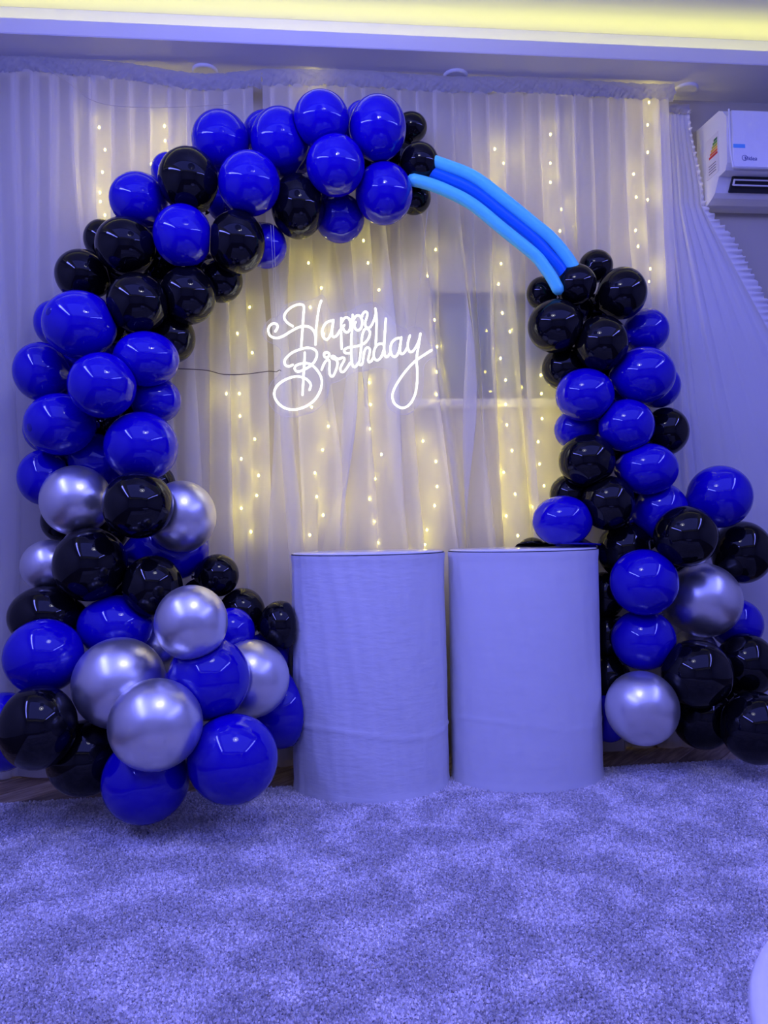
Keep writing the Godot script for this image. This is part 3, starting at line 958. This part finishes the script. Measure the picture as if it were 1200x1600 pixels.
# ---------------------------------------------------------------- neon sign
func neon_sign() -> void:
	var zs := 0.205
	var c := at_z(550, 555, zs)
	var sign := thing("neon_sign", "glowing white neon sign in script reading Happy Birthday on a clear acrylic board", "neon sign", c)
	# strokes: place and scale of the measuring frame, then points along the tube
	var strokes := [
		[410, 460, 8.0, [160, 462], [187, 420], [185, 380], [150, 362], [105, 378], [75, 425], [80, 490], [115, 530], [180, 545], [260, 520], [350, 465], [440, 415], [510, 398], [580, 405], [630, 440], [655, 490], [668, 550]],
		[410, 460, 8.0, [380, 398], [320, 360], [278, 310], [275, 260], [310, 205], [380, 150], [455, 125], [505, 133], [520, 170], [512, 260], [505, 380], [495, 520], [484, 660]],
		[410, 460, 8.0, [735, 80], [710, 160], [690, 280], [675, 400], [668, 520], [663, 628]],
		[500, 470, 10.0, [205, 310], [150, 318], [90, 350], [45, 430], [35, 510], [60, 580], [105, 605], [150, 560], [180, 480], [200, 380], [208, 300]],
		[500, 470, 10.0, [205, 300], [195, 400], [185, 500], [200, 560], [240, 560], [280, 520], [310, 460]],
		[500, 470, 10.0, [332, 270], [330, 400], [332, 560], [338, 750]],
		[500, 470, 10.0, [345, 330], [370, 280], [410, 260], [455, 280], [475, 350], [470, 430], [445, 480], [410, 495], [375, 460], [360, 410], [380, 380]],
		[500, 470, 10.0, [510, 220], [503, 300], [500, 450], [490, 600], [490, 760], [495, 920], [510, 1010], [545, 1035], [580, 1000], [600, 970]],
		[500, 470, 10.0, [520, 310], [550, 250], [590, 228], [635, 250], [660, 320], [650, 400], [620, 450], [585, 460], [550, 430], [535, 370], [560, 335]],
		[500, 470, 10.0, [655, 250], [670, 200], [710, 170], [740, 195], [730, 260], [705, 340], [715, 400], [755, 425], [800, 390], [840, 310], [870, 200]],
		[500, 470, 10.0, [865, 120], [880, 220], [885, 350], [880, 500], [872, 680]],
		[410, 460, 8.0, [380, 880], [330, 900], [290, 885], [275, 840], [300, 790], [370, 730], [460, 690], [550, 668], [630, 678], [675, 715], [680, 770], [650, 840], [590, 900], [510, 945], [440, 965], [405, 940], [410, 900], [450, 875], [520, 860], [590, 868], [650, 910], [700, 970], [735, 1040], [742, 1120], [720, 1210], [660, 1310], [570, 1385], [460, 1430], [360, 1440], [260, 1410], [190, 1350], [152, 1280], [150, 1210], [185, 1140], [260, 1080], [350, 1040], [430, 1025], [510, 1040], [570, 1075], [605, 1130], [588, 1195]],
		[410, 460, 8.0, [530, 730], [525, 830], [518, 960], [510, 1100], [500, 1255]],
		[500, 470, 10.0, [103, 803], [133, 815], [145, 845], [133, 875], [103, 887], [73, 875], [61, 845], [73, 815], [103, 803]],
		[500, 470, 10.0, [25, 1075], [55, 1000], [90, 940], [130, 920], [150, 960], [145, 1060], [155, 1150], [185, 1185], [215, 1160], [250, 1080], [275, 990], [260, 930], [215, 905], [180, 890], [185, 865], [220, 868], [265, 905], [310, 905], [350, 885], [380, 900], [370, 950], [335, 1010], [315, 1070], [335, 1110], [375, 1105], [420, 1050], [470, 970]],
		[500, 470, 10.0, [480, 815], [420, 820], [378, 800], [385, 760], [440, 730], [540, 715], [630, 695], [710, 650], [760, 580], [780, 500], [755, 445], [710, 435], [675, 490], [655, 580], [645, 700], [630, 850], [612, 980], [640, 1005], [665, 970], [680, 870], [700, 770], [735, 730], [775, 750], [775, 820], [755, 900], [760, 955], [800, 945], [830, 890]],
		[500, 470, 10.0, [1000, 680], [930, 670], [870, 720], [840, 810], [845, 890], [885, 930], [930, 910], [970, 850], [1000, 760]],
		[560, 470, 8.571, [367, 240], [360, 350], [350, 500], [345, 640], [355, 735], [385, 750], [420, 710]],
		[560, 470, 8.571, [570, 500], [510, 505], [455, 550], [430, 620], [440, 710], [480, 750], [520, 725], [550, 640], [575, 490]],
		[560, 470, 8.571, [575, 490], [560, 600], [560, 690], [585, 715], [625, 680], [650, 630]],
		[560, 470, 8.571, [690, 465], [665, 550], [660, 620], [685, 680], [725, 680], [775, 610], [815, 520], [830, 440]],
		[560, 470, 8.571, [830, 440], [810, 580], [785, 720], [780, 800], [788, 950], [785, 1100], [760, 1250], [700, 1370], [620, 1430], [550, 1425], [480, 1370], [455, 1280], [480, 1180], [560, 1040], [660, 910], [770, 800], [880, 725], [980, 660]],
	]
	for s in strokes:
		var path := []
		for i in range(3, s.size()):
			path.append(at_z(s[0] + s[i][0] / s[2], s[1] + s[i][1] / s[2], zs) - c)
		obj("neon_tube", tube(path, 0.0036, 10, 0.006), M.glow, sign)
	for h in [[475, 567], [562, 541], [653, 562]]:
		bulb_light(sign, at_z(h[0], h[1], zs) - c, lin(1.0, 1.0, 0.93), 0.0003, 0.004)
	var edge := [[310, 40], [375, 20], [410, 0], [440, 30], [452, 85], [480, 115], [530, 112], [590, 98], [650, 62], [700, 50], [750, 48], [790, 90], [830, 125], [880, 185], [930, 213], [985, 198], [1040, 215], [1062, 260], [1075, 300], [1110, 318], [1130, 345], [1125, 380], [1080, 410], [1050, 450], [1048, 540], [1035, 640], [1000, 710], [950, 748], [890, 745], [840, 715], [815, 660], [825, 580], [850, 520], [845, 480], [800, 457], [740, 455], [680, 475], [600, 490], [520, 540], [460, 562], [448, 620], [420, 680], [370, 725], [300, 752], [220, 765], [140, 745], [90, 690], [75, 620], [95, 550], [140, 505], [160, 470], [153, 420], [160, 355], [130, 318], [70, 290], [45, 250], [50, 200], [85, 155], [140, 130], [160, 85], [200, 55], [260, 38]]
	var ring := []
	for e in edge:
		ring.append(at_z(400 + e[0] / 4.0, 460 + e[1] / 4.0, zs) - c)
	ring.append(ring[0])
	ring = smooth_path(ring, 0.01)
	ring.pop_back()
	var poly := PackedVector2Array()
	for p in ring:
		poly.append(Vector2(p.x, p.y))
	var board := obj("acrylic_board", prism(poly, 0.004), M.acrylic, sign, Vector3(0, 0, -0.0075))
	ring.append(ring[0])
	obj("board_edge", tube(ring, 0.0009, 5), M.acrylic_edge, board, Vector3(0, 0, 0.002))
	for h in [[431, 500, 423, 352], [434, 500, 427, 350], [648, 514, 668, 330]]:
		obj("hanging_thread", tube([at_z(h[0], h[1], zs - 0.006) - c, at_z(h[2], h[3], 0.40) - c], 0.0007, 5), M.thread, sign)
	var cord := [at_z(268, 576, 0.24), at_z(300, 577, 0.23), at_z(325, 579, 0.225), at_z(350, 585, 0.22), at_z(385, 584.5, 0.215), at_z(420, 580, 0.205), at_z(432, 581, 0.2), at_z(437, 578, 0.197), at_z(440, 580, 0.197)].map(func(p): return p - c)
	obj("power_cord", tube(cord, 0.0014, 6, 0.02), M.brown_wire, sign)

# ---------------------------------------------------------------- air conditioner
func air_conditioner() -> void:
	var x := 1.53
	var wide := 0.86
	var ac := thing("air_conditioner", "white wall air conditioner with plastic film still on its front, high beside the pulled curtain", "air conditioner", Vector3(x, 2.06, 0.0))
	# outline from the side: z forward, y up
	var prof := [Vector2(0.0, -0.01), Vector2(0.07, -0.012), Vector2(0.105, 0.0), Vector2(0.125, 0.012), Vector2(0.155, 0.06), Vector2(0.20, 0.062), Vector2(0.212, 0.085), Vector2(0.214, 0.255), Vector2(0.19, 0.285), Vector2(0.165, 0.30), Vector2(0.0, 0.31)]
	var poly := PackedVector2Array()
	for p in prof:
		poly.append(p)
	var shell := prism(poly, wide)
	var body := obj("body", shell, M.plastic, ac, Vector3(wide / 2, 0, 0))
	body.rotation_degrees.y = -90.0
	var panel := obj("front_panel", box(Vector3(wide - 0.012, 0.215, 0.016), 0.004), M.film, ac, Vector3(wide / 2 + 0.008, 0.167, 0.219))
	panel.rotation_degrees.x = -2.0
	# film edge standing off the panel's end
	obj("film_flap", tube([Vector3(0.006, 0.275, 0.222), Vector3(0.002, 0.20, 0.229), Vector3(0.007, 0.12, 0.224), Vector3(0.012, 0.062, 0.229)], 0.0035, 6, 0.02), M.film, ac)
	var slot := obj("air_outlet", box(Vector3(wide - 0.06, 0.058, 0.012), 0.002), M.vent, ac, Vector3(wide / 2 + 0.02, 0.038, 0.142))
	slot.rotation_degrees.x = 32.0
	for k in 2:
		var lv := obj("louver", box(Vector3(wide - 0.07, 0.005, 0.016), 0.002), M.plastic, ac, Vector3(wide / 2 + 0.02, 0.032 + 0.016 * k, 0.150 + 0.009 * k))
		lv.rotation_degrees.x = 32.0
	for k in 6:
		var rb := obj("rib", box(Vector3(0.005, 0.02, 0.008), 0.001), M.plastic, ac, Vector3(0.058 + 0.145 * k, 0.04, 0.154))
		rb.rotation_degrees.x = 32.0
	# energy sticker on the side
	var tag_mat := mat(lin(0.72, 0.70, 0.72), 0.5)
	var st := obj("energy_label", box(Vector3(0.0012, 0.15, 0.085)), tag_mat, ac, Vector3(-0.0008, 0.155, 0.115))
	var bars := [lin(0.02, 0.16, 0.05), lin(0.10, 0.30, 0.04), lin(0.45, 0.45, 0.03), lin(0.75, 0.42, 0.02), lin(0.75, 0.16, 0.02), lin(0.65, 0.03, 0.02)]
	for k in 6:
		var w := 0.024 + 0.007 * k
		obj("rating_bar", box(Vector3(0.0008, 0.0085, w)), mat(bars[k], 0.5), st, Vector3(-0.001, 0.052 - 0.0105 * k, 0.036 - w / 2))
	for k in 4:
		obj("printed_line", box(Vector3(0.0008, 0.0025, 0.05)), mat(lin(0.15, 0.14, 0.16), 0.5), st, Vector3(-0.001, -0.030 - 0.010 * k, -0.002))
	obj("tape", box(Vector3(0.045, 0.014, 0.001)), mat(lin(0.10, 0.38, 0.75), 0.4), panel, Vector3(-wide / 2 + 0.03, -0.028, 0.0085))
	# maker's name, in small rounded lettering with its swoosh
	var tm := TextMesh.new()
	tm.text = "Midea"
	var f := SystemFont.new()
	f.font_names = PackedStringArray(["Droid Sans"])
	tm.font = f
	tm.font_size = 16
	tm.pixel_size = 0.0011
	tm.depth = 0.0008
	obj("maker_name", tm, M.print_, panel, Vector3(-wide / 2 + 0.072, -0.074, 0.0088))
	var arc := []
	for k in 15:
		var a := lerpf(0.5, 5.2, k / 14.0)
		arc.append(Vector3(-wide / 2 + 0.049 + 0.010 * cos(a), -0.072 + 0.010 * sin(a), 0.0088))
	obj("maker_mark", tube(arc, 0.0009, 5), M.print_, panel)

func downlights() -> void:
	var spec := [[320, 109, "round white ceiling downlight, unlit, in the soffit above the left curtain's dip"], [712, 117, "round white ceiling downlight, unlit, in the soffit behind the arch's open end"], [1072, 138, "round white ceiling downlight, unlit, in the soffit next to the air conditioner"]]
	for s in spec:
		var p := at_y(s[0], s[1], CEIL)
		var t := thing("downlight", s[2], "ceiling light", Vector3(p.x, CEIL, p.z - 0.005), "unlit downlights in the soffit")
		obj("trim_ring", lathe([Vector2(0.034, -0.008), Vector2(0.040, -0.010), Vector2(0.045, -0.006), Vector2(0.046, 0.0)], 36), M.trim, t)
		obj("diffuser", lathe([Vector2(0.001, -0.0065), Vector2(0.035, -0.0075)], 36), M.trim, t)

func ceiling_lamps() -> void:
	# out of the frame, but mirrored in the balloons
	var pm := mat(lin(0.02, 0.02, 0.1), 0.5)
	pm.emission_enabled = true
	pm.emission = lin(0.15, 0.17, 1.0)
	pm.emission_energy_multiplier = 0.5
	tag(obj("luminous_ceiling", box(Vector3(3.4, 0.02, 3.0), 0.004), pm, null, Vector3(0.45, 2.61, 2.65)), "blue glowing luminous panel filling the ceiling tray", "ceiling light")
	var globe := thing("globe_lamp", "blue glowing globe lamp hanging from the luminous ceiling panel", "ceiling light", Vector3(-0.05, 2.33, 1.25))
	var gp := []
	for k in 25:
		gp.append(Vector2(maxf(0.0005, 0.205 * sin(PI * k / 24.0)), -0.205 * cos(PI * k / 24.0)))
	obj("shade", lathe(gp, 36), pm, globe)
	obj("stem", tube([Vector3(0, 0.2, 0), Vector3(0, 0.27, 0)], 0.012, 10), M.trim, globe)
	bulb_light(globe, Vector3.ZERO, lin(0.175, 0.195, 1.0), 0.52, 0.2)
	var ring := thing("ring_lamp", "white glowing ring lamp hanging below the blue ceiling panel", "ceiling light", Vector3(0.17, 2.42, 1.75))
	var path := []
	for k in 49:
		var a := TAU * k / 48.0
		path.append(Vector3(0.22 * cos(a), 0, 0.22 * sin(a)))
	var rm := mat(lin(0.8, 0.8, 0.8), 0.5)
	rm.emission_enabled = true
	rm.emission = lin(0.95, 0.95, 1.0)
	rm.emission_energy_multiplier = 14.0
	obj("tube", tube(path, 0.018, 10, 0.0, false), rm, ring)
	for k in 3:
		var a := TAU * k / 3.0
		obj("cable", tube([Vector3(0.22 * cos(a), 0, 0.22 * sin(a)), Vector3(0, 0.14, 0)], 0.0015, 5), M.wire, ring)
	bulb_light(ring, Vector3(0, -0.03, 0), lin(0.95, 0.95, 1.0), 0.15, 0.05)
	for side in 2:
		var lb := thing("led_bar", ["long blue led bar under the ceiling tray's edge on the longer curtain's side", "long blue led bar under the ceiling tray's edge on the air conditioner's side"][side], "led bar", Vector3([-1.645, 2.545][side], 2.462, 2.3))
		obj("housing", box(Vector3(0.05, 0.03, 2.8), 0.004), M.trim, lb, Vector3(0, 0.012, 0))
		obj("diffuser", box(Vector3(0.045, 0.02, 2.78), 0.004), pm, lb, Vector3(0, -0.008, 0))
	# warm strip in the cove
	var wm := mat(lin(0.6, 0.55, 0.3), 0.5)
	wm.emission_enabled = true
	wm.emission = lin(1.0, 0.95, 0.35)
	wm.emission_energy_multiplier = 1.5
	tag(obj("led_strip", box(Vector3(4.2, 0.005, 0.014), 0.001), wm, null, Vector3(0.45, 2.5265, 0.211)), "warm yellow led strip lying in the ceiling cove above the curtain", "led strip")
	struct("trim_cove", box(Vector3(4.3, 0.021, 0.022), 0.001), M.paint, null, Vector3(0.45, 2.5135, 0.212))

func round_table() -> void:
	var at := EYE + cam_basis.x * 0.66 - Vector3(cam_basis.z.x, 0, cam_basis.z.z) * 0.6
	var t := thing("round_table", "round white side table cut off at the photo's lower right corner", "table", Vector3(at.x, 0.0145, at.z))
	var h := 0.3855
	obj("tabletop", lathe([Vector2(0.001, h - 0.03), Vector2(0.325, h - 0.03), Vector2(0.345, h - 0.022), Vector2(0.35, h - 0.012), Vector2(0.346, h - 0.004), Vector2(0.335, h), Vector2(0.001, h)], 96), M.table, t)
	obj("pedestal", lathe([Vector2(0.2, 0.0), Vector2(0.21, 0.012), Vector2(0.19, 0.03), Vector2(0.06, 0.06), Vector2(0.04, 0.12), Vector2(0.04, h - 0.06), Vector2(0.09, h - 0.03)], 48), M.table, t)
